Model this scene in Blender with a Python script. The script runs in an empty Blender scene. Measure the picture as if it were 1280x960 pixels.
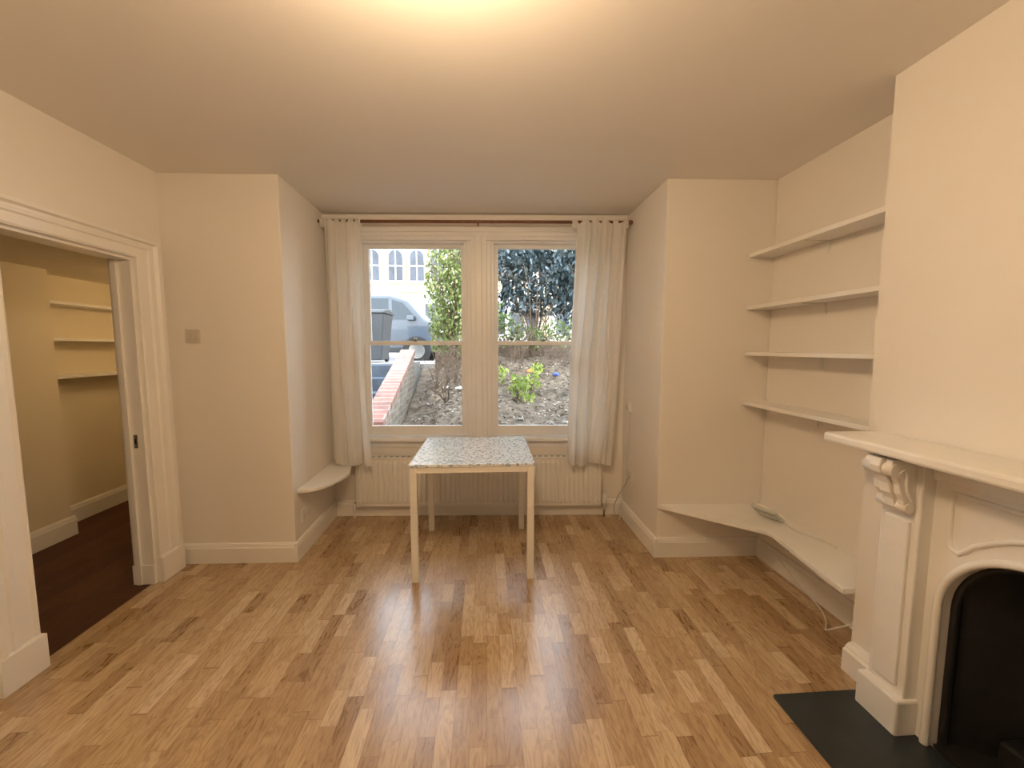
import bpy, bmesh, math, random
from mathutils import Vector, Matrix, Euler
random.seed(7)
scene=bpy.context.scene
COL=scene.collection

# ---------------------------------------------------------------- helpers
def link(o,parent=None):
    COL.objects.link(o)
    if parent is not None: o.parent=parent
    return o
def group(name,loc=(0,0,0),rotz=0):
    e=bpy.data.objects.new(name,None); e.empty_display_size=.1
    e.location=loc; e.rotation_euler=(0,0,rotz); COL.objects.link(e); return e
def mesh(name,verts,faces,mat,parent=None,smooth=False,bevel=0,segs=2):
    me=bpy.data.meshes.new(name); me.from_pydata([tuple(v) for v in verts],[],faces); me.update()
    bm=bmesh.new(); bm.from_mesh(me); bmesh.ops.recalc_face_normals(bm,faces=bm.faces); bm.to_mesh(me); bm.free()
    o=bpy.data.objects.new(name,me); me.materials.append(mat); link(o,parent)
    if smooth:
        for p in me.polygons: p.use_smooth=True
    if bevel:
        m=o.modifiers.new('bev','BEVEL'); m.width=bevel; m.segments=segs; m.limit_method='ANGLE'
    return o
def box(name,x0,x1,y0,y1,z0,z1,mat,parent=None,bevel=0):
    v=[(x0,y0,z0),(x1,y0,z0),(x1,y1,z0),(x0,y1,z0),(x0,y0,z1),(x1,y0,z1),(x1,y1,z1),(x0,y1,z1)]
    f=[(0,3,2,1),(4,5,6,7),(0,1,5,4),(1,2,6,5),(2,3,7,6),(3,0,4,7)]
    return mesh(name,v,f,mat,parent,bevel=bevel)
def prism(name,poly,z0,z1,mat,parent=None,bevel=0,axis='z'):
    n=len(poly)
    if axis=='z': v=[(p[0],p[1],z0) for p in poly]+[(p[0],p[1],z1) for p in poly]
    elif axis=='y': v=[(p[0],z0,p[1]) for p in poly]+[(p[0],z1,p[1]) for p in poly]
    else: v=[(z0,p[0],p[1]) for p in poly]+[(z1,p[0],p[1]) for p in poly]
    f=[tuple(range(n))[::-1],tuple(range(n,2*n))]+[(i,(i+1)%n,n+(i+1)%n,n+i) for i in range(n)]
    return mesh(name,v,f,mat,parent,bevel=bevel)
def cyl(name,p0,p1,r,mat,parent=None,seg=16,r2=None):
    p0=Vector(p0);p1=Vector(p1);d=(p1-p0);L=d.length;q=d.to_track_quat('Z','Y').to_matrix()
    r2=r if r2 is None else r2
    v=[];f=[]
    for k,(c,rr) in enumerate(((p0,r),(p1,r2))):
        for i in range(seg):
            a=2*math.pi*i/seg; v.append(c+q@Vector((rr*math.cos(a),rr*math.sin(a),0)))
    for i in range(seg): f.append((i,(i+1)%seg,seg+(i+1)%seg,seg+i))
    f.append(tuple(range(seg))[::-1]); f.append(tuple(range(seg,2*seg)))
    o=mesh(name,v,f,mat,parent)
    for p in o.data.polygons: p.use_smooth=len(p.vertices)==4
    return o
def tube(name,pts,r,mat,parent=None,res=3,cyclic=False,smooth=True):
    c=bpy.data.curves.new(name,'CURVE'); c.dimensions='3D'; c.bevel_depth=r; c.bevel_resolution=res
    s=c.splines.new('POLY' if not smooth else 'NURBS'); s.points.add(len(pts)-1)
    for i,p in enumerate(pts): s.points[i].co=(p[0],p[1],p[2],1)
    if smooth: s.order_u=3; s.use_endpoint_u=True
    s.use_cyclic_u=cyclic; c.use_fill_caps=True
    o=bpy.data.objects.new(name,c); c.materials.append(mat); link(o,parent); return o
def sphere(name,c,r,mat,parent=None,sc=(1,1,1),seg=24):
    me=bpy.data.meshes.new(name); bm=bmesh.new(); bmesh.ops.create_uvsphere(bm,u_segments=seg,v_segments=seg//2,radius=r)
    for v in bm.verts: v.co=Vector((v.co.x*sc[0]+c[0],v.co.y*sc[1]+c[1],v.co.z*sc[2]+c[2]))
    bm.to_mesh(me); bm.free(); me.materials.append(mat)
    for p in me.polygons: p.use_smooth=True
    return link(bpy.data.objects.new(name,me),parent)

# ---------------------------------------------------------------- materials
def mat(name,col,rough=.6,var=.04,scale=6,bump=0,bscale=40,metal=0,spec=.5,coat=0):
    m=bpy.data.materials.new(name); m.use_nodes=True; nt=m.node_tree; N=nt.nodes; L=nt.links
    b=N['Principled BSDF']; b.inputs['Roughness'].default_value=rough; b.inputs['Metallic'].default_value=metal
    b.inputs['Specular IOR Level'].default_value=spec; b.inputs['Coat Weight'].default_value=coat
    tc=N.new('ShaderNodeTexCoord'); no=N.new('ShaderNodeTexNoise'); no.inputs['Scale'].default_value=scale; no.inputs['Detail'].default_value=5
    L.new(tc.outputs['Object'],no.inputs['Vector'])
    r=N.new('ShaderNodeValToRGB'); r.color_ramp.elements[0].position=.3; r.color_ramp.elements[1].position=.7
    r.color_ramp.elements[0].color=tuple(c*(1-var) for c in col)+(1,); r.color_ramp.elements[1].color=tuple(min(1,c*(1+var)) for c in col)+(1,)
    L.new(no.outputs['Fac'],r.inputs[0]); L.new(r.outputs[0],b.inputs['Base Color'])
    if bump:
        n2=N.new('ShaderNodeTexNoise'); n2.inputs['Scale'].default_value=bscale; n2.inputs['Detail'].default_value=4
        L.new(tc.outputs['Object'],n2.inputs['Vector'])
        bp=N.new('ShaderNodeBump'); bp.inputs['Strength'].default_value=bump; bp.inputs['Distance'].default_value=.01
        L.new(n2.outputs['Fac'],bp.inputs['Height']); L.new(bp.outputs[0],b.inputs['Normal'])
    return m
WALL=mat('wall_paint',(.87,.825,.76),.6,.012,2,.12,25)
CEIL=mat('ceiling_paint',(.88,.84,.79),.8,.012,1.5,.08,15)
TRIM=mat('trim_gloss_paint',(.89,.86,.81),.32,.015,5,.05,30)
SASH=mat('sash_paint',(.85,.85,.85),.35,.02,5,.04,30)
SHELF=mat('shelf_paint',(.90,.88,.84),.4,.02,5,.05,30)
HALLW=mat('hall_wall_paint',(.83,.74,.56),.7,.02,2,.1,25)
FIREW=mat('fireplace_paint',(.88,.86,.82),.38,.02,6,.12,35)
RADM=mat('radiator_enamel',(.87,.85,.81),.3,.01)
TLEG=mat('table_frame_paint',(.88,.85,.78),.35,.01)
PLAST=mat('white_plastic',(.82,.80,.76),.35,.01)
SWM=mat('switch_plate',(.66,.60,.52),.35,.02)
GREYP=mat('grey_plastic',(.35,.36,.35),.4,.03)
ROD=mat('curtain_pole_wood',(.20,.085,.045),.45,.2,30)
SLATE=mat('hearth_slate',(.022,.030,.034),.33,.2,10,.05,60)
IRON=mat('cast_iron',(.010,.0095,.0095),.6,.3,20,.3,60)
SOOT=mat('soot',(.006,.005,.005),.95,.3,10)
BRASS=mat('latch_metal',(.35,.33,.30),.35,.05,metal=1)
CHROME=mat('chrome',(.6,.6,.6),.2,.02,metal=1)
BLACK=mat('black_plastic',(.02,.022,.026),.4,.1)
BINP=mat('bin_plastic',(.045,.05,.058),.5,.1)
RUBBER=mat('rubber',(.015,.015,.015),.8,.1)
STONE=mat('stone_paint',(.74,.71,.67),.7,.05,3)
TWIG=mat('twig_bark',(.13,.09,.06),.8,.3,30)
STEPM=mat('step_concrete',(.06,.08,.11),.8,.2,8,.3,40)
ASPH=mat('asphalt',(.12,.12,.125),.85,.15,20,.3,60)
PAVE=mat('pavement',(.36,.35,.33),.85,.1,6,.2,40)
CARP=mat('car_paint',(.06,.078,.105),.22,.05,coat=.6)
CARG=mat('car_glass',(.03,.045,.06),.06,.05)
LAMPG=mat('headlamp_glass',(.7,.72,.75),.1,.05)
DARKG=mat('house_window_glass',(.06,.07,.09),.1,.3,2)
PAPER=mat('litter_paper',(.75,.75,.73),.7,.05)
ORANGE=mat('litter_orange',(.7,.22,.04),.5,.05)
BLUEP=mat('litter_blue',(.06,.12,.5),.5,.05)

def floor_mat(name,cols,w,Lb,rough,coat=0,spec=.5):
    m=bpy.data.materials.new(name); m.use_nodes=True; nt=m.node_tree; N=nt.nodes; L=nt.links; b=N['Principled BSDF']
    tc=N.new('ShaderNodeTexCoord'); sp=N.new('ShaderNodeSeparateXYZ'); L.new(tc.outputs['Object'],sp.inputs[0])
    def mth(op,a,bb=None,c=None):
        n=N.new('ShaderNodeMath'); n.operation=op
        for i,x in enumerate((a,bb,c)):
            if x is None: continue
            if isinstance(x,(int,float)): n.inputs[i].default_value=x
            else: L.new(x,n.inputs[i])
        return n.outputs[0]
    X,Y=(sp.outputs[0],sp.outputs[1])
    u=mth('DIVIDE',X,w); cu=mth('FLOOR',u)
    wn=N.new('ShaderNodeTexWhiteNoise'); wn.noise_dimensions='1D'; L.new(cu,wn.inputs['W'])
    v=mth('ADD',mth('DIVIDE',Y,Lb),mth('MULTIPLY',wn.outputs['Value'],7.3)); 
    v=mth('ADD',v,mth('MULTIPLY',mth('SINE',mth('ADD',mth('MULTIPLY',v,2.1),cu)),.34))
    cv=mth('FLOOR',v)
    cb=N.new('ShaderNodeCombineXYZ'); L.new(cu,cb.inputs[0]); L.new(cv,cb.inputs[1])
    w2=N.new('ShaderNodeTexWhiteNoise'); w2.noise_dimensions='3D'; L.new(cb.outputs[0],w2.inputs['Vector'])
    rp=N.new('ShaderNodeValToRGB'); cr=rp.color_ramp
    while len(cr.elements)<len(cols): cr.elements.new(.5)
    for i,(p,c) in enumerate(cols): cr.elements[i].position=p; cr.elements[i].color=c+(1,)
    L.new(w2.outputs['Value'],rp.inputs[0])
    mp=N.new('ShaderNodeCombineXYZ'); L.new(mth('MULTIPLY',X,34),mp.inputs[0]); L.new(mth('MULTIPLY',Y,6),mp.inputs[1]); L.new(mth('MULTIPLY',w2.outputs['Value'],50),mp.inputs[2])
    g=N.new('ShaderNodeTexNoise'); g.inputs['Scale'].default_value=1; g.inputs['Detail'].default_value=8; g.inputs['Distortion'].default_value=3.0; L.new(mp.outputs[0],g.inputs['Vector'])
    gr=N.new('ShaderNodeValToRGB'); gr.color_ramp.elements[0].position=.30; gr.color_ramp.elements[1].position=.58
    gr.color_ramp.elements[0].color=(.60,.51,.43,1); gr.color_ramp.elements[1].color=(1.05,1.05,1.05,1); L.new(g.outputs['Fac'],gr.inputs[0])
    mx=N.new('ShaderNodeMix'); mx.data_type='RGBA'; mx.blend_type='MULTIPLY'; mx.inputs[0].default_value=.85; L.new(rp.outputs[0],mx.inputs[6]); L.new(gr.outputs[0],mx.inputs[7])
    fu=mth('FRACT',u); fv=mth('FRACT',v)
    du=mth('MULTIPLY',mth('MINIMUM',fu,mth('SUBTRACT',1,fu)),w); dv=mth('MULTIPLY',mth('MINIMUM',fv,mth('SUBTRACT',1,fv)),Lb)
    d=mth('MINIMUM',du,dv); seam=mth('LESS_THAN',d,.0011)
    m2=N.new('ShaderNodeMix'); m2.data_type='RGBA'; m2.blend_type='MULTIPLY'; L.new(mth('MULTIPLY',seam,.55),m2.inputs[0]); L.new(mx.outputs[2],m2.inputs[6]); m2.inputs[7].default_value=(.35,.22,.12,1)
    L.new(m2.outputs[2],b.inputs['Base Color'])
    # gloss varies a little from stave to stave, as worn lacquer does
    rr=mth('ADD',mth('ADD',mth('MULTIPLY',g.outputs['Fac'],.16),mth('MULTIPLY',w2.outputs['Value'],.08)),rough); L.new(rr,b.inputs['Roughness'])
    bp=N.new('ShaderNodeBump'); bp.inputs['Strength'].default_value=.22; bp.inputs['Distance'].default_value=.002
    L.new(mth('SUBTRACT',g.outputs['Fac'],mth('MULTIPLY',seam,1.5)),bp.inputs['Height']); L.new(bp.outputs[0],b.inputs['Normal']); L.new(bp.outputs[0],b.inputs['Coat Normal'])
    b.inputs['Specular IOR Level'].default_value=spec
    b.inputs['Coat Weight'].default_value=coat; b.inputs['Coat Roughness'].default_value=.18; b.inputs['Coat IOR'].default_value=1.55
    return m
OAK=floor_mat('oak_parquet',[(0,(.36,.225,.11)),(.2,(.45,.30,.155)),(.55,(.53,.37,.20)),(.8,(.60,.44,.255)),(1,(.70,.55,.36))],.064,.27,.20,.55,.6)
DARKO=floor_mat('dark_boards',[(0,(.075,.032,.018)),(.5,(.10,.045,.024)),(1,(.13,.06,.034))],.09,1.2,.5,0,.25)

def brick_mat(name,c1,c2,mort,scale,rough=.85,vec='xz',bw=.5,rh=.25):
    m=bpy.data.materials.new(name); m.use_nodes=True; nt=m.node_tree; N=nt.nodes; L=nt.links; b=N['Principled BSDF']; b.inputs['Roughness'].default_value=rough
    tc=N.new('ShaderNodeTexCoord'); sp=N.new('ShaderNodeSeparateXYZ'); cb=N.new('ShaderNodeCombineXYZ'); L.new(tc.outputs['Object'],sp.inputs[0])
    i={'x':0,'y':1,'z':2}; L.new(sp.outputs[i[vec[0]]],cb.inputs[0]); L.new(sp.outputs[i[vec[1]]],cb.inputs[1])
    br=N.new('ShaderNodeTexBrick'); br.inputs['Scale'].default_value=scale; br.inputs['Color1'].default_value=c1+(1,); br.inputs['Color2'].default_value=c2+(1,); br.inputs['Mortar'].default_value=mort+(1,)
    br.inputs['Mortar Size'].default_value=.02; br.inputs['Brick Width'].default_value=bw; br.inputs['Row Height'].default_value=rh
    L.new(cb.outputs[0],br.inputs['Vector'])
    no=N.new('ShaderNodeTexNoise'); no.inputs['Scale'].default_value=9; no.inputs['Detail'].default_value=6; L.new(tc.outputs['Object'],no.inputs['Vector'])
    mx=N.new('ShaderNodeMix'); mx.data_type='RGBA'; mx.blend_type='OVERLAY'; mx.inputs[0].default_value=.6; L.new(br.outputs['Color'],mx.inputs[6]); L.new(no.outputs['Fac'],mx.inputs[7])
    L.new(mx.outputs[2],b.inputs['Base Color'])
    bp=N.new('ShaderNodeBump'); bp.inputs['Strength'].default_value=.6; bp.inputs['Distance'].default_value=.01; bp.invert=True; L.new(br.outputs['Fac'],bp.inputs['Height']); L.new(bp.outputs[0],b.inputs['Normal'])
    return m
YBRICK=brick_mat('yellow_stock_brick',(.50,.41,.27),(.42,.33,.21),(.42,.37,.30),2.2)
GBRICK=brick_mat('weathered_brick',(.30,.25,.19),(.17,.14,.11),(.36,.33,.29),3.4,vec='yz')
RCOPE=brick_mat('red_brick_coping',(.36,.17,.13),(.26,.125,.10),(.38,.35,.31),2.4,vec='xy',bw=1.2,rh=.26)
DBRICK=brick_mat('garden_wall_brick',(.16,.10,.07),(.10,.07,.05),(.15,.13,.11),3.2)

def leaf_mat(name,c1,c2,c3):
    m=bpy.data.materials.new(name); m.use_nodes=True; nt=m.node_tree; N=nt.nodes; L=nt.links; b=N['Principled BSDF']; b.inputs['Roughness'].default_value=.45
    ge=N.new('ShaderNodeNewGeometry'); r=N.new('ShaderNodeValToRGB'); r.color_ramp.elements.new(.5)
    for i,c in enumerate((c1,c2,c3)): r.color_ramp.elements[i].color=c+(1,)
    r.color_ramp.elements[2].position=1; r.color_ramp.elements[1].position=.55
    L.new(ge.outputs['Random Per Island'],r.inputs[0]); L.new(r.outputs[0],b.inputs['Base Color'])
    t=N.new('ShaderNodeBsdfTranslucent'); L.new(r.outputs[0],t.inputs[0]); mx=N.new('ShaderNodeMixShader'); mx.inputs[0].default_value=.35
    L.new(b.outputs[0],mx.inputs[1]); L.new(t.outputs[0],mx.inputs[2]); L.new(mx.outputs[0],N['Material Output'].inputs[0]); return m
LGREEN=leaf_mat('leaf_bright',(.06,.10,.02),(.17,.22,.06),(.38,.40,.15))
LYEL=leaf_mat('leaf_yellow_green',(.14,.22,.03),(.30,.40,.07),(.52,.58,.16))
LDARK=leaf_mat('leaf_dark',(.012,.025,.028),(.035,.062,.065),(.20,.27,.31))
LMID=leaf_mat('leaf_mid',(.06,.10,.025),(.13,.19,.06),(.28,.33,.13))
SOIL=mat('soil',(.12,.092,.065),.95,.6,9,.9,30)
LIT=leaf_mat('ground_litter',(.08,.055,.035),(.23,.165,.105),(.58,.52,.44))
def curtain_mat():
    m=bpy.data.materials.new('curtain_cotton'); m.use_nodes=True; nt=m.node_tree; N=nt.nodes; L=nt.links; b=N['Principled BSDF']
    b.inputs['Roughness'].default_value=.9
    tc=N.new('ShaderNodeTexCoord'); wv=N.new('ShaderNodeTexNoise'); wv.inputs['Scale'].default_value=220; L.new(tc.outputs['Object'],wv.inputs['Vector'])
    r=N.new('ShaderNodeValToRGB'); r.color_ramp.elements[0].color=(.85,.825,.78,1); r.color_ramp.elements[1].color=(.93,.905,.86,1); L.new(wv.outputs['Fac'],r.inputs[0]); L.new(r.outputs[0],b.inputs['Base Color'])
    t=N.new('ShaderNodeBsdfTranslucent'); L.new(r.outputs[0],t.inputs[0]); mx=N.new('ShaderNodeMixShader'); mx.inputs[0].default_value=.40
    L.new(b.outputs[0],mx.inputs[1]); L.new(t.outputs[0],mx.inputs[2]); L.new(mx.outputs[0],N['Material Output'].inputs[0]); return m
CURT=curtain_mat()
def glass_mat():
    m=bpy.data.materials.new('window_glass'); m.use_nodes=True; nt=m.node_tree; N=nt.nodes; L=nt.links; N.remove(N['Principled BSDF'])
    tr=N.new('ShaderNodeBsdfTransparent'); tr.inputs[0].default_value=(.96,.98,.98,1); gl=N.new('ShaderNodeBsdfGlossy'); gl.inputs['Roughness'].default_value=.02
    lw=N.new('ShaderNodeFresnel'); lw.inputs[0].default_value=1.3; mx=N.new('ShaderNodeMixShader'); L.new(lw.outputs[0],mx.inputs[0]); L.new(tr.outputs[0],mx.inputs[1]); L.new(gl.outputs[0],mx.inputs[2])
    L.new(mx.outputs[0],N['Material Output'].inputs[0]); return m
GLASS=glass_mat()
def table_mat():
    m=bpy.data.materials.new('patterned_laminate'); m.use_nodes=True; nt=m.node_tree; N=nt.nodes; L=nt.links; b=N['Principled BSDF']; b.inputs['Roughness'].default_value=.22
    tc=N.new('ShaderNodeTexCoord'); no=N.new('ShaderNodeTexNoise'); no.inputs['Scale'].default_value=14; L.new(tc.outputs['Object'],no.inputs['Vector'])
    ad=N.new('ShaderNodeVectorMath'); ad.operation='MULTIPLY_ADD'; L.new(no.outputs['Color'],ad.inputs[0]); ad.inputs[1].default_value=(.05,.05,0); L.new(tc.outputs['Object'],ad.inputs[2])
    v=N.new('ShaderNodeTexVoronoi'); v.feature='F1'; v.inputs['Scale'].default_value=42; L.new(ad.outputs[0],v.inputs['Vector'])
    lt=N.new('ShaderNodeMath'); lt.operation='LESS_THAN'; lt.inputs[1].default_value=.36; L.new(v.outputs['Distance'],lt.inputs[0])
    v2=N.new('ShaderNodeTexVoronoi'); v2.feature='DISTANCE_TO_EDGE'; v2.inputs['Scale'].default_value=15; L.new(ad.outputs[0],v2.inputs['Vector'])
    l2=N.new('ShaderNodeMath'); l2.operation='LESS_THAN'; l2.inputs[1].default_value=.022; L.new(v2.outputs['Distance'],l2.inputs[0])
    mxm=N.new('ShaderNodeMath'); mxm.operation='MAXIMUM'; L.new(lt.outputs[0],mxm.inputs[0]); L.new(l2.outputs[0],mxm.inputs[1])
    mx=N.new('ShaderNodeMix'); mx.data_type='RGBA'; L.new(mxm.outputs[0],mx.inputs[0]); mx.inputs[6].default_value=(.84,.88,.94,1); mx.inputs[7].default_value=(.30,.37,.47,1)
    L.new(mx.outputs[2],b.inputs['Base Color']); return m
TTOP=table_mat()
def emis(name,col,s):
    m=bpy.data.materials.new(name); m.use_nodes=True; b=m.node_tree.nodes['Principled BSDF']; b.inputs['Base Color'].default_value=(.9,.85,.75,1)
    b.inputs['Emission Color'].default_value=col+(1,); b.inputs['Emission Strength'].default_value=s; return m
SHADE=emis('lamp_shade_glow',(1,.715,.43),66)
SHADE2=emis('hall_lamp_glow',(1,.69,.36),32)

H=2.53
# ---------------------------------------------------------------- room shell
box('floor',-2.05,2.1,-1.7,3.62,-.08,0,OAK)
box('ceiling',-2.2,2.1,-1.7,3.75,H,H+.1,CEIL)
DY0,DY1,DZ=1.855,2.525,1.965
wl=group('wall_left')
box('near',-2.15,-2.03,-1.7,DY0,0,H,WALL,wl)
box('lintel',-2.15,-2.03,DY0,DY1,DZ,H,WALL,wl)
box('far',-2.15,-2.03,DY1,2.76,0,H,WALL,wl)
prism('wall_front_left',[(-2.15,2.755),(-1.287,2.722),(-1.30,3.488),(-1.31,3.75),(-2.15,3.75)],0,H,WALL,bevel=.004)
prism('wall_front_right',[(1.18,2.623),(2.1,2.586),(2.1,3.75),(1.18,3.75)],0,H,WALL,bevel=.004)
box('wall_right',1.90,2.1,-1.7,2.59,0,H,WALL)
box('wall_back',-2.2,2.1,-1.8,-1.7,0,H,WALL)
AY,AR,AZ=.975,.255,.54
cb=group('chimney_breast')
box('far_pier',1.65,1.899,AY+AR+.01,1.61,0,H,WALL,cb)
box('near_pier',1.65,1.899,.1,AY-AR-.01,0,H,WALL,cb)
box('upper',1.65,1.899,AY-AR-.01,AY+AR+.01,.86,H,WALL,cb)

WA=-.055
wc=group('wall_window',(-.045,3.415,0),WA)
U0,U1=-1.03,1.02
box('left_pier',-1.29,U0,0,.3,0,H,WALL,wc)
box('right_pier',U1,1.235,0,.3,0,H,WALL,wc)
box('below',U0,U1,0,.3,0,.66,WALL,wc)
box('above',U0,U1,0,.3,2.37,H,WALL,wc)

wn=group('window_1',(-.045,3.415,0),WA)
box('jamb_left',U0,U0+.06,.02,.16,.66,2.37,SASH,wn,.003)
box('jamb_right',U1-.06,U1,.02,.16,.66,2.37,SASH,wn,.003)
box('head',U0,U1,.02,.16,2.31,2.37,SASH,wn,.003)
box('mullion_core',-.125,.125,.02,.16,.66,2.33,SASH,wn,.003)
for i,(a,b,d) in enumerate(((-.028,.028,-.040),(-.068,.068,-.016),(-.102,.102,.004))):
    box('mullion_step_%d'%i,a,b,d,.03,.69,2.36,SASH,wn,.006)
box('sill_outer',U0-.02,U1+.02,.10,.36,.60,.665,STONE,wn)
box('sill_board',U0-.04,U1+.04,-.05,.12,.655,.685,SASH,wn,.006)
box('apron',U0-.02,U1+.02,-.012,.01,.60,.655,SASH,wn,.003)
for i,(o,d) in enumerate(((.0,-.012),(.03,-.022),(.06,-.034))):
    box('head_arch_%d'%i,U0-.05-o*.2,U1+.05+o*.2,d,.02,2.325+o,2.345+o+.018,SASH,wn,.004)
box('head_panel',U0-.22,U1+.16,-.028,.0,2.405,2.50,TRIM,wn,.004)
box('head_cornice',U0-.23,U1+.17,-.04,.0,2.49,2.515,TRIM,wn,.004)
box('side_arch_left',U0-.07,U0+.02,-.018,.02,.685,2.40,SASH,wn,.005)
box('side_arch_right',U1-.02,U1+.07,-.018,.02,.685,2.40,SASH,wn,.005)
def sash(tag,a,b,z0,z1,d,bot,top):
    s=.042
    box(tag+'_stile_l',a,a+s,d,d+.035,z0,z1,SASH,wn,.004)
    box(tag+'_stile_r',b-s,b,d,d+.035,z0,z1,SASH,wn,.004)
    box(tag+'_bottom',a+s,b-s,d,d+.035,z0,z0+bot,SASH,wn,.004)
    box(tag+'_top',a+s,b-s,d,d+.035,z1-top,z1,SASH,wn,.004)
    box(tag+'_glass',a+s,b-s,d+.016,d+.019,z0+bot,z1-top,GLASS,wn)
for t,(a,b) in (('a',(U0+.055,-.115)),('b',(.115,U1-.055))):
    sash('lower_'+t,a,b,.69,1.505,.045,.085,.035)
    sash('upper_'+t,a,b,1.47,2.315,.085,.035,.035)
    m=(a+b)/2; cyl('catch_'+t,(m,.04,1.505),(m,.06,1.525),.014,BRASS,wn)

def sweep(name,p0,p1,side,mt,h=.135,t=.02,parent=None):
    p0=Vector((p0[0],p0[1],0)); p1=Vector((p1[0],p1[1],0)); d=(p1-p0).normalized(); n=Vector((-d.y,d.x,0))*side
    prof=[(0,0),(t,0),(t,h*.76),(t*.75,h*.82),(t*.75,h*.87),(t*.45,h*.97),(0,h)]
    v=[p0+n*a+Vector((0,0,z)) for a,z in prof]+[p1+n*a+Vector((0,0,z)) for a,z in prof]; k=len(prof)
    f=[tuple(range(k)),tuple(range(k,2*k))[::-1]]+[(i,(i+1)%k,k+(i+1)%k,k+i) for i in range(k)]
    return mesh(name,v,f,mt,parent)
sweep('baseboard_front_left',(-2.03,2.752),(-1.268,2.722),-1,TRIM)
sweep('baseboard_reveal_left',(-1.287,2.702),(-1.30,3.48),-1,TRIM)
sweep('baseboard_window',(-1.30,3.484),(1.18,3.348),-1,TRIM)
sweep('baseboard_reveal_right',(1.18,2.603),(1.18,3.35),1,TRIM)
sweep('baseboard_front_right',(1.16,2.624),(1.90,2.594),-1,TRIM)
sweep('baseboard_alcove',(1.90,2.59),(1.90,1.61),-1,TRIM)
sweep('baseboard_chimney',(1.65,1.60),(1.65,1.44),-1,TRIM,h=.13,t=.05)
sweep('baseboard_left',(-2.03,-1.7),(-2.03,DY0-.17),-1,TRIM,h=.16)
sweep('baseboard_back',(-2.03,-1.7),(1.9,-1.7),1,TRIM)
sweep('baseboard_right',(1.90,.1),(1.90,-1.7),-1,TRIM)

dr=group('trim_1')
def architrave(y0,y1,zt,prof,x,mt,parent,hs):
    k=len(prof); v=[]
    for (yy,sy,zz,sz) in ((y0,-1,0,0),(y0,-1,zt,hs),(y1,1,zt,hs),(y1,1,0,0)):
        for w,d in prof: v.append((x+d,yy+sy*w,zz+sz*w))
    f=[]
    for s in range(3):
        for i in range(k-1): f.append((s*k+i,s*k+i+1,(s+1)*k+i+1,(s+1)*k+i))
    return mesh('architrave',v,f,mt,parent)
prof=[(.002,-.01),(.002,.022),(.012,.026),(.022,.018),(.078,.020),(.088,.028),(.105,.030),(.112,.022),(.128,.024),(.14,.040),(.162,.040),(.168,.028),(.17,0)]
architrave(DY0,DY1,DZ,prof,-2.03,TRIM,dr,.72)
box('plinth_near',-2.035,-1.986,DY0-.175,DY0+.004,0,.16,TRIM,dr,.003)
box('plinth_far',-2.035,-1.986,DY1-.004,DY1+.175,0,.16,TRIM,dr,.003)
box('jamb_near',-2.15,-2.031,DY0,DY0+.015,0,DZ,TRIM,dr)
box('jamb_far',-2.15,-2.031,DY1-.015,DY1,0,DZ,TRIM,dr)
box('jamb_head',-2.15,-2.031,DY0+.015,DY1-.015,DZ-.015,DZ,TRIM,dr)
box('stop_far',-2.13,-2.10,DY1-.03,DY1-.015,0,DZ-.015,TRIM,dr)
box('jamb_plinth',-2.152,-2.03,DY1-.024,DY1-.001,0,.12,TRIM,dr)
box('strike_plate',-2.088,-2.068,DY1-.018,DY1-.0135,.85,.93,BRASS,dr)
box('strike_hole',-2.083,-2.073,DY1-.019,DY1-.013,.875,.905,BLACK,dr)

# ---------------------------------------------------------------- adjoining hall
box('floor_hall',-3.6,-2.05,.6,4.8,-.08,-.004,DARKO)
box('ceiling_hall',-3.6,-2.15,.6,4.8,2.02,2.1,HALLW)
prism('wall_hall_left',[(-3.6,.6),(-3.2,.6),(-3.2,3.24),(-3.42,3.24),(-3.42,4.8),(-3.6,4.8)],0,2.02,HALLW)
box('wall_hall_end',-3.6,-2.15,4.8,4.9,0,2.1,HALLW)
box('wall_hall_near',-3.6,-2.15,.5,.6,0,2.1,HALLW)
box('wall_hall_right',-2.2,-2.15,3.75,4.8,0,2.1,HALLW)
sweep('baseboard_hall_a',(-3.2,3.26),(-3.2,.6),1,TRIM,h=.15)
sweep('baseboard_hall_b',(-3.42,4.8),(-3.42,3.24),1,TRIM,h=.15)
for i,z in enumerate((1.21,1.50,1.78)):
    box('hall_shelf' if i==0 else 'hall_shelf.%03d'%i,-3.42,-3.24,3.25,4.3,z,z+.022,SHELF,None,.002)
hl=group('hall_pendant_lamp')
sphere('bulb',(-2.45,3.85,1.85),.06,SHADE2,hl)
cyl('cord',(-2.45,3.85,1.90),(-2.45,3.85,2.02),.006,PLAST,hl)

cl=group('ceiling_pendant_lamp')
sphere('shade',(-.14,.90,2.35),.12,SHADE,cl,(1,1,1))
cyl('stem',(-.14,.90,2.46),(-.14,.90,2.52),.015,PLAST,cl)
cyl('rose',(-.14,.90,2.51),(-.14,.90,2.53),.06,PLAST,cl,24)

# ---------------------------------------------------------------- table
tb=group('dining_table',(-.075,2.775,0),-.012)
w=.378; d=.375
box('top',-w-.004,w+.004,-d-.004,d+.004,.727,.745,TTOP,tb,.003)
for s,(a,b) in enumerate(((-w,-d),(w-.042,-d),(-w,d-.042),(w-.042,d-.042))):
    box('leg_%d'%(s+1),a,a+.042,b,b+.042,.0,.727,TLEG,tb,.003)
box('rail_front',-w+.042,w-.042,-d+.002,-d+.03,.69,.727,TLEG,tb,.002)
box('rail_back',-w+.042,w-.042,d-.03,d-.002,.69,.727,TLEG,tb,.002)
box('rail_left',-w+.002,-w+.03,-d+.042,d-.042,.69,.727,TLEG,tb,.002)
box('rail_right',w-.03,w-.002,-d+.042,d-.042,.69,.727,TLEG,tb,.002)

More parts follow.
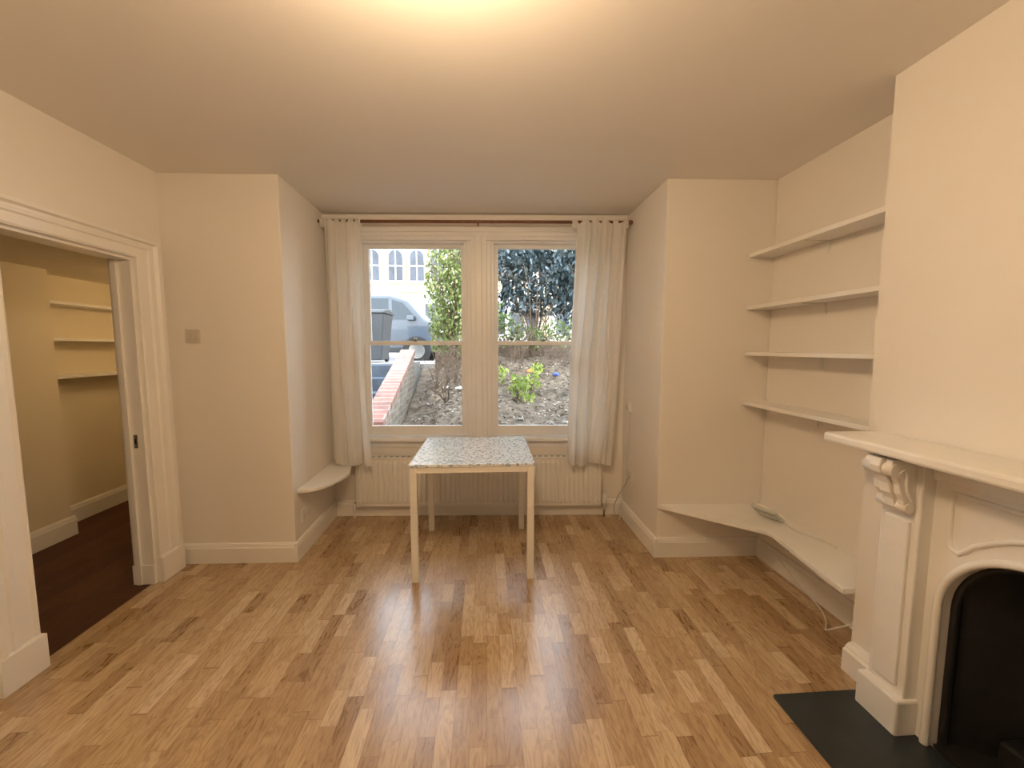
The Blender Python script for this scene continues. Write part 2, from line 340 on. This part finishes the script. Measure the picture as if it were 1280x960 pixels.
# ---------------------------------------------------------------- radiator
rd=group('radiator',(-.045,3.415,0),WA)
def radiator():
    x0,x1=-1.04,1.03; z0,z1=.11,.525; n=52; v=[];f=[]
    step=(x1-x0)/n; prof=[]
    for i in range(n):
        a=x0+i*step
        prof+= [(a,-.085),(a+step*.14,-.085),(a+step*.26,-.095),(a+step*.74,-.095),(a+step*.86,-.085)]
    prof.append((x1,-.085))
    zs=[(z0,.0),(z0+.02,.0),(z0+.045,1),(z1-.045,1),(z1-.02,0),(z1,0)]
    for z,k in zs:
        for a,dd in prof: v.append((a,-.085+(dd+.085)*k,z))
    m=len(prof)
    for j in range(len(zs)-1):
        for i in range(m-1): f.append((j*m+i,j*m+i+1,(j+1)*m+i+1,(j+1)*m+i))
    mesh('front_panel',v,f,RADM,rd)
    box('body',x0,x1,-.085+.001,-.035,z0,z1,RADM,rd)
    box('top_grille',x0-.003,x1+.003,-.092,-.03,z1-.004,z1+.008,RADM,rd,.002)
    for i in range(40):
        a=x0+.03+i*(x1-x0-.06)/40; box('slot_%d'%i,a,a+.03,-.08,-.045,z1+.0075,z1+.009,GREYP,rd)
    for s in (x0,x1-.004): box('side',s,s+.004,-.092,-.03,z0,z1,RADM,rd)
    box('bracket_l',x0+.3,x0+.34,-.04,-.001,.15,.45,RADM,rd); box('bracket_r',x1-.34,x1-.3,-.04,-.001,.15,.45,RADM,rd)
    cyl('valve',(x1+.035,-.06,.10),(x1+.035,-.06,.20),.018,PLAST,rd)
    cyl('valve_body',(x1-.002,-.06,.13),(x1+.035,-.06,.13),.010,CHROME,rd)
    cyl('pipe_right',(x1+.035,-.06,0),(x1+.035,-.06,.12),.008,CHROME,rd)
    cyl('pipe_left',(x0-.03,-.06,0),(x0-.03,-.06,.14),.008,RADM,rd)
    cyl('valve_left',(x0-.03,-.06,.13),(x0+.002,-.06,.13),.010,CHROME,rd)
radiator()

# ---------------------------------------------------------------- curtains
def curtain(name,x0,x1,xb0,xb1,folds,ph):
    g=group(name,(-.045,3.415,0),WA); nu,nv=180,64; v=[];f=[]
    zt,zb=2.45,.492
    rnd=random.Random(ph); kk=[rnd.uniform(-.4,.4) for _ in range(8)]
    for j in range(nv+1):
        t=j/nv; z=zt+(zb-zt)*t
        a=x0+(xb0-x0)*t; b=x1+(xb1-x1)*t
        a+=.012*math.sin(4.5*t+ph); b+=.014*math.sin(5.2*t+ph*2)
        w0=max(0,1-t*6)
        for i in range(nu+1):
            s=i/nu
            sw=s+.07*math.sin(5.3*s+kk[0]*6+t*2.2)+.055*math.sin(4.5*t+kk[4]*9+3*s)*s*(1-s)*4
            amp=(.022+.020*math.sin(4.3*s+kk[1]*5+2.2*t))*(1-.55*w0)+.008*t
            y=-.158-.004*w0+amp*math.sin(2*math.pi*folds*sw+ph)+.012*(1-t)*math.sin(2*math.pi*folds*2.0*sw+1+t*2)*(1-.6*w0)+.006*math.sin(2*math.pi*folds*2.6*s+7*t+kk[2]*6)
            y=min(y,-.128 if t>.05 else -.148)
            x=a+(b-a)*s+.014*math.cos(2*math.pi*folds*sw+ph)
            v.append((x,y,z-.035*w0*abs(math.sin(math.pi*5*s))**1.5+(.01*math.sin(9*s+ph) if j==nv else 0)))
    for j in range(nv):
        for i in range(nu): f.append((j*(nu+1)+i,j*(nu+1)+i+1,(j+1)*(nu+1)+i+1,(j+1)*(nu+1)+i))
    mesh('cloth',v,f,CURT,g,smooth=True)
    n=6
    for i in range(n):
        x=x0+(x1-x0)*i/(n-1)-.02
        zz=2.435
        prof=[(-.150,zz-.05),(-.156,zz-.01),(-.148,zz+.014),(-.13,zz+.020),(-.112,zz+.014),(-.108,zz-.01),(-.13,zz-.05)]
        vv=[(x,p[0],p[1]) for p in prof]+[(x+.040,p[0],p[1]) for p in prof]
        ff=[(k,k+1,k+8,k+7) for k in range(6)]
        mesh('tab_%d'%i,vv,ff,CURT,g,smooth=True)
curtain('curtain',-1.205,-.93,-1.17,-.89,2.9,1.0)
curtain('curtain',.765,1.17,.74,1.09,3.6,2.3)
rg=group('curtain_rod',(-.045,3.415,0),WA)
cyl('pole',(-1.26,-.13,2.435),(1.21,-.13,2.435),.0125,ROD,rg)
for x in (-1.255,-.0,1.205): 
    cyl('bracket_arm',(x,-.13,2.435),(x,-.0,2.435),.007,ROD,rg); 
for x in (-1.262,1.212): sphere('finial',(x,-.13,2.435),.018,ROD,rg)

# ---------------------------------------------------------------- left corner shelf
curve=[(-1.285+.235*math.sin(a)**.8,3.25-.48*math.cos(a)) for a in [math.radians(x) for x in range(85,4,-8)]]
ls=group('corner_shelf')
prism('board',[(-1.288,2.77),(-1.30,3.47),(-1.12,3.40)]+curve[1:],.455,.48,SHELF,ls,.004)
def outlet(name,c,n,w=.147,h=.086,m=PLAST,kind='socket'):
    g=group(name); n=Vector(n).normalized(); t=Vector((-n.y,n.x,0)); c=Vector(c)
    def pb(nm,a0,a1,z0,z1,d0,d1,mm,bv=.002):
        v=[]
        for dd in (d0,d1):
            for a,z in ((a0,z0),(a1,z0),(a1,z1),(a0,z1)): v.append(c+t*a+n*dd+Vector((0,0,z)))
        mesh(nm,v,[(0,3,2,1),(4,5,6,7),(0,1,5,4),(1,2,6,5),(2,3,7,6),(3,0,4,7)],mm,g,bevel=bv)
    pb('plate',-w/2,w/2,-h/2,h/2,0,.009,m)
    if kind=='socket':
        for s in (-1,1):
            o=s*w*.25
            pb('rocker',o-.008,o+.008,.014,.032,.009,.013,m,.001)
            for q in ((0,.002),(-.011,-.018),(.011,-.018)): pb('hole',o+q[0]-.003,o+q[0]+.003,q[1]-.003,q[1]+.003,.0085,.0095,BLACK,0)
    elif kind=='switch':
        for s in (-1,1): pb('rocker',s*.02-.012,s*.02+.012,-.018,.018,.009,.014,m,.002)
    else:
        pb('body',-w*.42,w*.42,-h*.42,h*.42,.009,.03,m,.004)
        pb('dial',-.018,.018,-.02,.012,.03,.038,SWM,.004)
outlet('wall_socket',(-1.291,2.90,.27),(1,.017,0))
outlet('light_switch',(-1.87,2.744,1.52),(.02,-1,0),.088,.088,SWM,'switch')
outlet('thermostat',(1.18,3.17,.97),(-1,0,0),.08,.085,PLAST,'box')
tube('thermostat_cable',[(1.172,3.17,.93),(1.17,3.18,.7),(1.172,3.2,.5),(1.165,3.22,.3),(1.15,3.24,.15),(1.12,3.2,.01)],.003,PLAST)
outlet('wall_socket',(1.18,3.14,.42),(-1,0,0),.086,.086)
tube('radiator_cable',[(1.172,3.14,.40),(1.14,3.17,.30),(1.09,3.2,.20),(1.06,3.2,.09),(1.10,3.18,.012)],.003,GREYP)

# ---------------------------------------------------------------- alcove shelves
for i,z in enumerate((1.065,1.395,1.697,2.035)):
    g=group('wall_shelf' if i==0 else 'wall_shelf.%03d'%i)
    box('board',1.735,1.90,1.61,2.594,z,z+.024,SHELF,g,.002)
    y=2.15
    box('bracket_arm',1.76,1.893,y,y+.012,z-.006,z,PLAST,g)
    box('bracket_leg',1.893,1.90,y-.001,y+.013,z-.07,z,PLAST,g)
lb=group('low_corner_shelf')
prism('board',[(1.185,2.622),(1.20,2.60),(1.645,2.19),(1.66,2.14),(1.60,1.70),(1.595,1.612),(1.90,1.612),(1.90,2.592)],.345,.372,SHELF,lb,.003)
box('batten',1.882,1.90,1.62,2.58,.31,.345,SHELF,lb)
box('support',1.80,1.90,2.2,2.22,.23,.345,SHELF,lb)
rt=group('router',(1.80,2.34,.382),0)
rt.rotation_euler=(0,math.radians(-52),math.radians(20))
LPL=mat('router_plastic',(.62,.63,.58),.35,.02)
box('case',-.012,.012,-.08,.08,0,.12,LPL,rt,.008)
box('label',-.0128,-.0118,-.05,.05,.03,.06,PLAST,rt)
for i in range(6): box('vent',-.0135,-.012,-.055+.02*i,-.045+.02*i,.085,.10,GREYP,rt)
tube('router_cable',[(1.84,2.3,.379),(1.80,2.2,.377),(1.84,2.1,.377),(1.88,2.0,.38),(1.875,1.95,.377)],.003,PLAST)
tube('floor_cable',[(1.87,2.35,.10),(1.86,2.2,.04),(1.85,2.0,.012),(1.80,1.9,.006),(1.74,1.84,.006),(1.70,1.80,.03),(1.72,1.74,.09),(1.86,1.68,.17)],.0035,PLAST)

# ---------------------------------------------------------------- fireplace
fp=group('fireplace_surround')
cy,r,zs=AY,AR,AZ; XF=1.585
def slab():
    v=[];f=[]; n=28
    ys=[cy-r*math.cos(math.pi*i/n) for i in range(n+1)]
    zt=1.05
    inner=[(ys[0],.0)]+[(y,zs+math.sqrt(max(0,r*r-(y-cy)**2))) for y in ys]+[(ys[-1],.0)]
    outer=[(.62,.0)]+[(.62+(1.36-.62)*i/n,zt) for i in range(n+1)]+[(1.36,.0)]
    k=len(inner)
    for X in (XF,1.65):
        for p in inner: v.append((X,p[0],p[1]))
        for p in outer: v.append((X,p[0],p[1]))
    for i in range(k-1):
        f.append((i,i+1,k+i+1,k+i)); f.append((2*k+i,3*k+i,3*k+i+1,2*k+i+1))
        f.append((i,2*k+i,2*k+i+1,i+1))
    for i in (0,k-1): f.append((i,k+i,3*k+i,2*k+i))
    mesh('slab',v,f,FIREW,fp)
slab()
def archpts(X,off):
    return [(X,cy-r-off,0)]+[(X,cy-(r+off)*math.cos(math.pi*i/28),zs+(r+off)*math.sin(math.pi*i/28)) for i in range(29)]+[(X,cy+r+off,0)]
tube('arch_rim',archpts(XF-.002,.010),.013,FIREW,fp,4,smooth=False)
tube('iron_rim',archpts(XF+.045,-.008),.012,IRON,fp,3,smooth=False)
pz=[]
y1,y0=1.225,2*cy-1.225
pz+= [(XF,y1,.955),(XF,y1,.80),(XF,y1-.005,.765),(XF,y1-.03,.755),(XF,y1-.05,.775)]
for i in range(9):
    t=i/8; yy=y1-.07-(y1-y0-.14)*t; pz.append((XF,yy,.80+.085*math.sin(math.pi*t)))
pz+= [(XF,y0+.05,.775),(XF,y0+.03,.755),(XF,y0+.005,.765),(XF,y0,.80),(XF,y0,.955)]
for i in range(1,8): pz.append((XF,y0+(y1-y0)*i/8,.955))
tube('panel_moulding',pz,.009,FIREW,fp,3,cyclic=True,smooth=False)
for nm,a,b in (('far',1.28,1.42),('near',.54,.68)):
    box('leg_'+nm,1.535,1.65,a,b,.14,1.05,FIREW,fp,.006)
    box('leg_face_'+nm,1.525,1.54,a+.025,b-.025,.18,.82,FIREW,fp,.005)
    box('plinth_'+nm,1.50,1.65,a-.01,b+.012,0,.15,FIREW,fp,.008)
    S=[(1.54,1.05),(1.425,1.05),(1.418,1.02),(1.425,.995),(1.447,.98),(1.46,.955),(1.468,.92),(1.485,.895),(1.492,.865),(1.505,.85),(1.52,.848),(1.54,.86)]
    prism('corbel_mid_'+nm,S,a+.05,b-.05,FIREW,fp,.004,axis='y')
    S2=[(1.54+(p[0]-1.54)*.9,1.05+(p[1]-1.05)*.97) for p in S]
    prism('corbel_l_'+nm,S2,a+.02,a+.045,FIREW,fp,.004,axis='y'); prism('corbel_r_'+nm,S2,b-.045,b-.02,FIREW,fp,.004,axis='y')
    prism('corbel_in_'+nm,[(1.54+(p[0]-1.54)*.8,1.05+(p[1]-1.05)*.93) for p in S],a+.022,b-.022,FIREW,fp,.003,axis='y')
    cyl('volute_top_'+nm,(1.452,a+.014,1.012),(1.452,b-.014,1.012),.026,FIREW,fp,20)
    cyl('volute_low_'+nm,(1.51,a+.014,.872),(1.51,b-.014,.872),.018,FIREW,fp,20)
    tube('scroll_'+nm,[(1.46,a+.016,1.0),(1.475,a+.016,1.02),(1.49,a+.016,1.0),(1.49,a+.016,.96),(1.50,a+.016,.92),(1.515,a+.016,.9)],.005,FIREW,fp)
box('frieze',1.57,1.65,.68,1.28,.985,1.05,FIREW,fp,.004)
box('bed_mould',1.47,1.65,.50,1.47,1.045,1.062,FIREW,fp,.006)
box('mantel_shelf',1.405,1.65,.42,1.565,1.063,1.10,FIREW,fp,.010)
fb=group('fireplace_insert')
ya,yb=AY-AR-.005,AY+AR+.005
box('back',1.86,1.88,ya,yb,0,.85,SOOT,fb); box('side_a',1.65,1.86,yb-.012,yb,0,.85,SOOT,fb); box('side_b',1.65,1.86,ya,ya+.012,0,.85,SOOT,fb)
box('top',1.65,1.86,ya+.012,yb-.012,.83,.85,SOOT,fb); box('base',1.60,1.86,ya+.012,yb-.012,.016,.03,SOOT,fb)
prism('fire_cheek_far',[(1.66,yb-.012),(1.86,yb-.012),(1.86,yb-.14)],.03,.83,IRON,fb)
prism('fire_cheek_near',[(1.66,ya+.012),(1.86,ya+.012),(1.86,ya+.14)],.03,.83,IRON,fb)
box('fire_grate',1.72,1.85,ya+.1,yb-.1,.03,.13,IRON,fb,.01)
box('hearth',1.185,1.60,.47,1.475,.0,.016,SLATE,None,.003)

# ---------------------------------------------------------------- exterior
def gz(x,y):
    t=(y-3.75)/3.6; t=max(0,min(1,t))
    k=max(0,min(1,(x+.95)/.8)); k=k*k*(3-2*k)
    return .52+.76*t**.9-.42*(1-k)*(1-t*.4)
from mathutils import noise
def gn(x,y): return gz(x,y)+.06*noise.noise((x*2.5,y*2.5,0))+.035*noise.noise((x*9,y*9,3))
GB=group('garden_bed')
def garden():
    nx,ny=140,100; v=[];f=[]
    for j in range(ny+1):
        for i in range(nx+1):
            x=-.99+5.99*i/nx; y=3.79+3.62*j/ny
            v.append((x-(.10*(y-3.95)/2.55 if i==0 else 0),y,gn(x,y)))
    for j in range(ny):
        for i in range(nx): f.append((j*(nx+1)+i,j*(nx+1)+i+1,(j+1)*(nx+1)+i+1,(j+1)*(nx+1)+i))
    mesh('soil_surface',v,f,SOIL,GB,smooth=True)
garden()
box('ground',-14,14,3.8,20.5,-.1,-.005,PAVE)
def leafmesh(name,blobs,n,size,mt,parent=None,shell=.55,seed=1):
    R=random.Random(seed); v=[];f=[]
    tot=sum(b[3]*b[4]*b[5] for b in blobs)
    for bx,by,bz,rx,ry,rz in blobs:
        k=int(n*rx*ry*rz/tot)
        for _ in range(k):
            while True:
                p=Vector((R.uniform(-1,1),R.uniform(-1,1),R.uniform(-1,1)))
                q=p.length*(1+.35*noise.noise(p*2.5+Vector((bx,by,bz))*3))
                if shell<q<1 or (q<1 and R.random()<.15): break
            c=Vector((bx+p.x*rx,by+p.y*ry,bz+p.z*rz))
            e=Euler((R.uniform(-1,1)*1.6,R.uniform(-1,1)*1.6,R.uniform(0,6.28))).to_matrix()
            s=size*R.uniform(.6,1.4); b0=len(v)
            for q in ((-1,0,0),(-.2,.45,.08),(.5,.38,.05),(1,0,0),(.5,-.38,.05),(-.2,-.45,.08)): v.append(c+e@(Vector(q)*s))
            f.append(tuple(range(b0,b0+6)))
    me=bpy.data.meshes.new(name); me.from_pydata([tuple(q) for q in v],[],f); me.materials.append(mt)
    return link(bpy.data.objects.new(name,me),parent)
def twigs(name,base,n,h,spread,seed,parent=None,r=.006):
    R=random.Random(seed); c=bpy.data.curves.new(name,'CURVE'); c.dimensions='3D'; c.bevel_depth=r; c.bevel_resolution=1
    for k in range(n):
        a=R.uniform(0,6.28); L=h*R.uniform(.6,1.1); sp=spread*R.uniform(.2,1)
        s=c.splines.new('POLY'); s.points.add(5)
        for i in range(6):
            t=i/5; s.points[i].co=(base[0]+math.cos(a)*sp*t**1.3+R.uniform(-.02,.02),base[1]+math.sin(a)*sp*t**1.3*.6+R.uniform(-.02,.02),base[2]+L*t,1); s.points[i].radius=1.2-t*.9
        for q in range(3):
            i=R.randint(2,4); p=s.points[i].co; s2=c.splines.new('POLY'); s2.points.add(2); aa=R.uniform(0,6.28)
            for j in range(3):
                s2.points[j].co=(p[0]+math.cos(aa)*.12*j,p[1]+math.sin(aa)*.08*j,p[2]+.09*j*R.uniform(.5,1.2),1); s2.points[j].radius=.6-.2*j
    c.materials.append(TWIG); return link(bpy.data.objects.new(name,c),parent)
g=group('ivy_hedge')
leafmesh('leaves',[(-.62,6.9,2.35,.38,.35,.95),(-.36,7.0,2.75,.36,.3,.8),(-.70,7.0,1.75,.24,.25,.45),(-.45,7.0,1.65,.38,.3,.3)],4300,.036,LGREEN,g,seed=2,shell=.3)
twigs('stems',(-.55,6.9,1.2),26,1.9,.55,5,g,.010)
g=group('evergreen_bush')
leafmesh('leaves',[(.85,7.5,2.65,1.0,.5,.65),(2.2,7.6,2.6,1.1,.5,.9),(.35,7.4,2.9,.5,.4,.5),(1.5,7.4,3.3,1.2,.4,.5)],9500,.052,LDARK,g,seed=3,shell=.45)
twigs('stems',(.9,7.4,1.2),18,1.7,.8,6,g,.014); twigs('stems_b',(2.1,7.4,1.2),12,1.7,.7,9,g,.014)
g=group('garden_shrub')
leafmesh('leaves',[(.35,7.0,1.75,.32,.2,.3),(.75,7.05,1.62,.3,.2,.2),(1.3,7.05,1.7,.4,.2,.25),(.2,6.9,2.0,.15,.15,.25)],850,.035,LMID,g,seed=4,shell=.2)
twigs('stems',(.5,7.0,1.2),20,.9,.7,7,g,.007)
g=GB
leafmesh('seedling_leaves',[(.42,5.0,.98,.13,.12,.15),(.62,5.2,1.0,.12,.1,.12),(.2,5.5,1.08,.12,.1,.12),(.75,5.9,1.14,.12,.1,.1),(.5,4.7,.86,.09,.08,.08),(.12,5.0,.92,.08,.06,.08)],330,.032,LYEL,g,seed=5,shell=.1)
twigs('seedling_stems',(.42,5.0,.78),7,.28,.14,11,g,.004); twigs('seedling_stems_b',(.6,5.2,.82),6,.25,.12,12,g,.004); twigs('seedling_stems_c',(.2,5.5,.88),5,.22,.12,13,g,.004)
for k,(x,y,h) in enumerate(((-.45,6.0,.8),(-.25,6.5,.8),(.3,6.2,.6),(.9,6.2,.7),(1.2,5.4,.5),(-.62,6.6,.8),(-.3,5.6,.5),(0,6.7,.7),(-.75,6.3,.7),(-.5,5.3,.4),(.6,6.6,.7),(1.3,6.6,.7),(-.6,5.8,.5),(-.1,6.1,.5))):
    twigs('bare_shrub_%d'%k,(x,y,gn(x,y)-.03),9,h,.42,20+k,GB,.005)
R=random.Random(3); v=[];f=[]
for _ in range(6000):
    x=R.uniform(-.95,3); y=R.uniform(3.9,7.2); z=gn(x,y)+.012; e=Euler((R.uniform(-.6,.6),R.uniform(-.6,.6),R.uniform(0,6.3))).to_matrix(); s=R.uniform(.008,.032); b0=len(v)
    for q in ((-1,0,0),(0,.5,.1),(1,0,0),(0,-.5,.1)): v.append(Vector((x,y,z))+e@(Vector(q)*s))
    f.append(tuple(range(b0,b0+4)))
me=bpy.data.meshes.new('leaf_litter'); me.from_pydata([tuple(q) for q in v],[],f); me.materials.append(LIT); link(bpy.data.objects.new('leaf_litter',me),GB)
def crumple(name,x,y,s,mt):
    R=random.Random(name); me=bpy.data.meshes.new(name); bm=bmesh.new(); bmesh.ops.create_icosphere(bm,subdivisions=2,radius=s)
    for q in bm.verts: q.co*=R.uniform(.7,1.2); q.co.z*=.5; q.co+=Vector((x,y,gn(x,y)+s*.4))
    bm.to_mesh(me); bm.free(); me.materials.append(mt); link(bpy.data.objects.new(name,me),GB)
crumple('crisp_packet',.72,6.3,.06,ORANGE); crumple('plastic_bag_scrap',1.05,5.9,.05,BLUEP); crumple('paper_scrap_1',-.35,5.5,.06,PAPER); crumple('paper_scrap_2',-.55,5.9,.05,PAPER); crumple('paper_scrap_3',-.2,6.2,.05,PAPER)
crumple('paper_scrap_4',.05,5.8,.04,PAPER)
R=random.Random(9)
me=bpy.data.meshes.new('stones'); bm=bmesh.new()
for _ in range(130):
    x=R.uniform(-.9,2.6); y=R.uniform(4,7.1); s=R.uniform(.015,.05)
    ret=bmesh.ops.create_icosphere(bm,subdivisions=1,radius=s)
    for q in ret['verts']: q.co*=R.uniform(.75,1.2); q.co.z*=.6; q.co+=Vector((x,y,gn(x,y)))
bm.to_mesh(me); bm.free(); me.materials.append(mat('garden_stone',(.20,.18,.15),.9,.3,5)); link(bpy.data.objects.new('stones',me),GB)
sw=group('brick_stair_wall')
def sloped(nm,x0,x1,dx,y0,y1,zb0,zb1,zt0,zt1,mt):
    v=[(x0,y0,zb0),(x1,y0,zb0),(x1+dx,y1,zb1),(x0+dx,y1,zb1),(x0,y0,zt0),(x1,y0,zt0),(x1+dx,y1,zt1),(x0+dx,y1,zt1)]
    return mesh(nm,v,[(0,3,2,1),(4,5,6,7),(0,1,5,4),(1,2,6,5),(2,3,7,6),(3,0,4,7)],mt,sw)
sloped('masonry',-1.19,-1.0,-.12,3.95,6.5,0,0,.66,1.35,GBRICK)
sloped('coping',-1.205,-.985,-.12,3.93,6.52,.66,1.35,.73,1.42,RCOPE)
st=group('front_steps')
for i in range(7): box('step_%d'%i,-2.14,-1.33,3.9+i*.36,6.6,.0+.17*i,.17*(i+1),STEPM,st)
box('garden_wall',-.9,5,7.43,7.62,0,1.50,DBRICK)
box('pavement',-14,14,7.62,9.5,0,1.15,PAVE)
box('forecourt_path',-6,-1.2,6.6,7.62,0,1.2,PAVE)
box('street',-14,14,9.5,17,0,1.05,ASPH)
box('pavement_far',-14,14,17,20,0,1.15,PAVE)
th=group('terraced_house')
box('facade',-14,14,20,20.5,0,9.5,YBRICK,th)
for k in range(-4,5):
    cx=k*3.1-.35
    prism('bay',[(cx-1.1+1.55,20),(cx-.75+1.55,19.35),(cx+.55+1.55,19.35),(cx+.9+1.55,20)],1.15,4.1,STONE,th)
    for o in (-.45,.45):
        xx=cx+1.45+o; box('bay_glass',xx-.32,xx+.32,19.33,19.36,2.1,3.5,DARKG,th)
    box('string',cx-1.55,cx+1.55,19.93,20,4.15,4.3,STONE,th)
    for o in (-.75,.25,1.25):
        xx=cx+o; w=.33; z0,z1=4.65,5.75
        arch=[(xx-w,z0),(xx+w,z0),(xx+w,z1)]+[(xx+w*math.cos(a),z1+w*math.sin(a)) for a in [math.pi*i/10 for i in range(1,10)]]+[(xx-w,z1)]
        big=[(xx+(p[0]-xx)*1.35,z0-.12 if p[1]==z0 else z1+(p[1]-z1)*1.35) for p in arch]
        prism('arch_surround',big,19.90,20,STONE,th,axis='y'); prism('arch_window',arch,19.88,19.91,DARKG,th,axis='y')
        box('glazing_bar',xx-.025,xx+.025,19.86,19.89,z0,z1+.3,STONE,th); box('meeting_rail',xx-w,xx+w,19.86,19.89,z1-.45,z1-.39,STONE,th)
    box('door_recess',cx-.95,cx-.15,19.95,20.01,1.15,3.3,DARKG,th)
    box('door_surround',cx-1.1,cx-.0,19.97,20,1.15,3.6,STONE,th)
box('cornice',-14,14,19.8,20,7.2,7.5,STONE,th)
car=group('parked_car',(-2.95,10.55,1.055))
body=[(-2.1,.35),(-2.12,.75),(-2.0,.95),(-1.55,1.02),(-1.05,1.50),(-.7,1.62),(.75,1.62),(1.15,1.50),(1.55,1.05),(2.0,.93),(2.12,.78),(2.15,.45),(2.05,.28),(-2.0,.28)]
prism('body',body,-.85,.85,CARP,car,.06,axis='y')
sg=[(-1.38,1.04),(-.95,1.46),(-.65,1.54),(.70,1.54),(1.05,1.44),(1.38,1.06)]
prism('side_glass',sg,-.862,-.85,CARG,car,axis='y')
box('pillar',-.05,.03,-.868,-.86,1.03,1.55,CARP,car); box('pillar_b',.72,.80,-.868,-.86,1.03,1.52,CARP,car)
box('door_handle',-.32,-.15,-.875,-.85,.88,.91,CHROME,car); box('door_handle_b',.4,.57,-.875,-.85,.88,.91,CHROME,car)
box('wing_mirror',1.15,1.32,-1.0,-.85,1.03,1.15,CARP,car,.02)
box('headlamp',1.85,2.1,-.868,-.75,.70,.82,LAMPG,car,.02)
box('sill_trim',-1.0,1.0,-.865,-.85,.30,.40,BLACK,car)
for x in (-1.3,1.35):
    for y in (-.87,.67): cyl('wheel',(x,y,.33),(x,y+.2,.33),.33,RUBBER,car,24); cyl('hub',(x,y-.01,.33),(x,y+.02,.33),.19,CHROME,car,16)
for y in (-.55,.55): cyl('roof_rail',(-.7,y,1.66),(.8,y,1.66),.02,CHROME,car)
wb=group('wheelie_bin',(-1.93,7.1,1.2))
wb.scale=(1,1,.86)
v=[(-.22,-.25,.05),(.22,-.25,.05),(.22,.25,.05),(-.22,.25,.05),(-.29,-.33,.95),(.29,-.33,.95),(.29,.33,.95),(-.29,.33,.95)]
mesh('body',v,[(0,3,2,1),(4,5,6,7),(0,1,5,4),(1,2,6,5),(2,3,7,6),(3,0,4,7)],BINP,wb,bevel=.02)
prism('lid',[(-.36,.95),(-.34,1.0),(0,1.05),(.33,1.0),(.36,.95)],-.31,.31,BINP,wb,.01,axis='x')
for x in (-.2,.16): cyl('wheel',(x,.27,.1),(x+.04,.27,.1),.1,RUBBER,wb)
cyl('handle',(-.25,.37,1.0),(.25,.37,1.0),.014,BLACK,wb)

# ---------------------------------------------------------------- light
wd=bpy.data.worlds.new('sky'); scene.world=wd; wd.use_nodes=True; N=wd.node_tree.nodes; L=wd.node_tree.links
bg=N['Background']; tc=N.new('ShaderNodeTexCoord'); sp=N.new('ShaderNodeSeparateXYZ'); rp=N.new('ShaderNodeValToRGB'); L.new(tc.outputs['Generated'],sp.inputs[0]); L.new(sp.outputs[2],rp.inputs[0])
rp.color_ramp.elements[0].color=(.97,.98,1,1); rp.color_ramp.elements[1].color=(.80,.88,1,1); rp.color_ramp.elements[1].position=.7; L.new(rp.outputs[0],bg.inputs[0]); bg.inputs[1].default_value=5.2
sn=bpy.data.lights.new('sun','SUN'); sn.energy=1.8; sn.angle=.05; sn.color=(1,.94,.84); so=bpy.data.objects.new('sun',sn); COL.objects.link(so)
so.rotation_euler=Vector((.45,.75,-.75)).to_track_quat('-Z','Y').to_euler(); so.location=(-3,-3,8)

cam=bpy.data.cameras.new('camera'); cam.sensor_width=36; cam.lens=36*504/1280; cam.clip_start=.05
co=bpy.data.objects.new('camera',cam); COL.objects.link(co); co.location=(0,0,1.445)
co.rotation_euler=Euler((math.radians(90-5.1),0,math.radians(-3.86)),'XYZ'); scene.camera=co
scene.view_settings.view_transform='Standard'; scene.view_settings.look='None'; scene.view_settings.exposure=.42
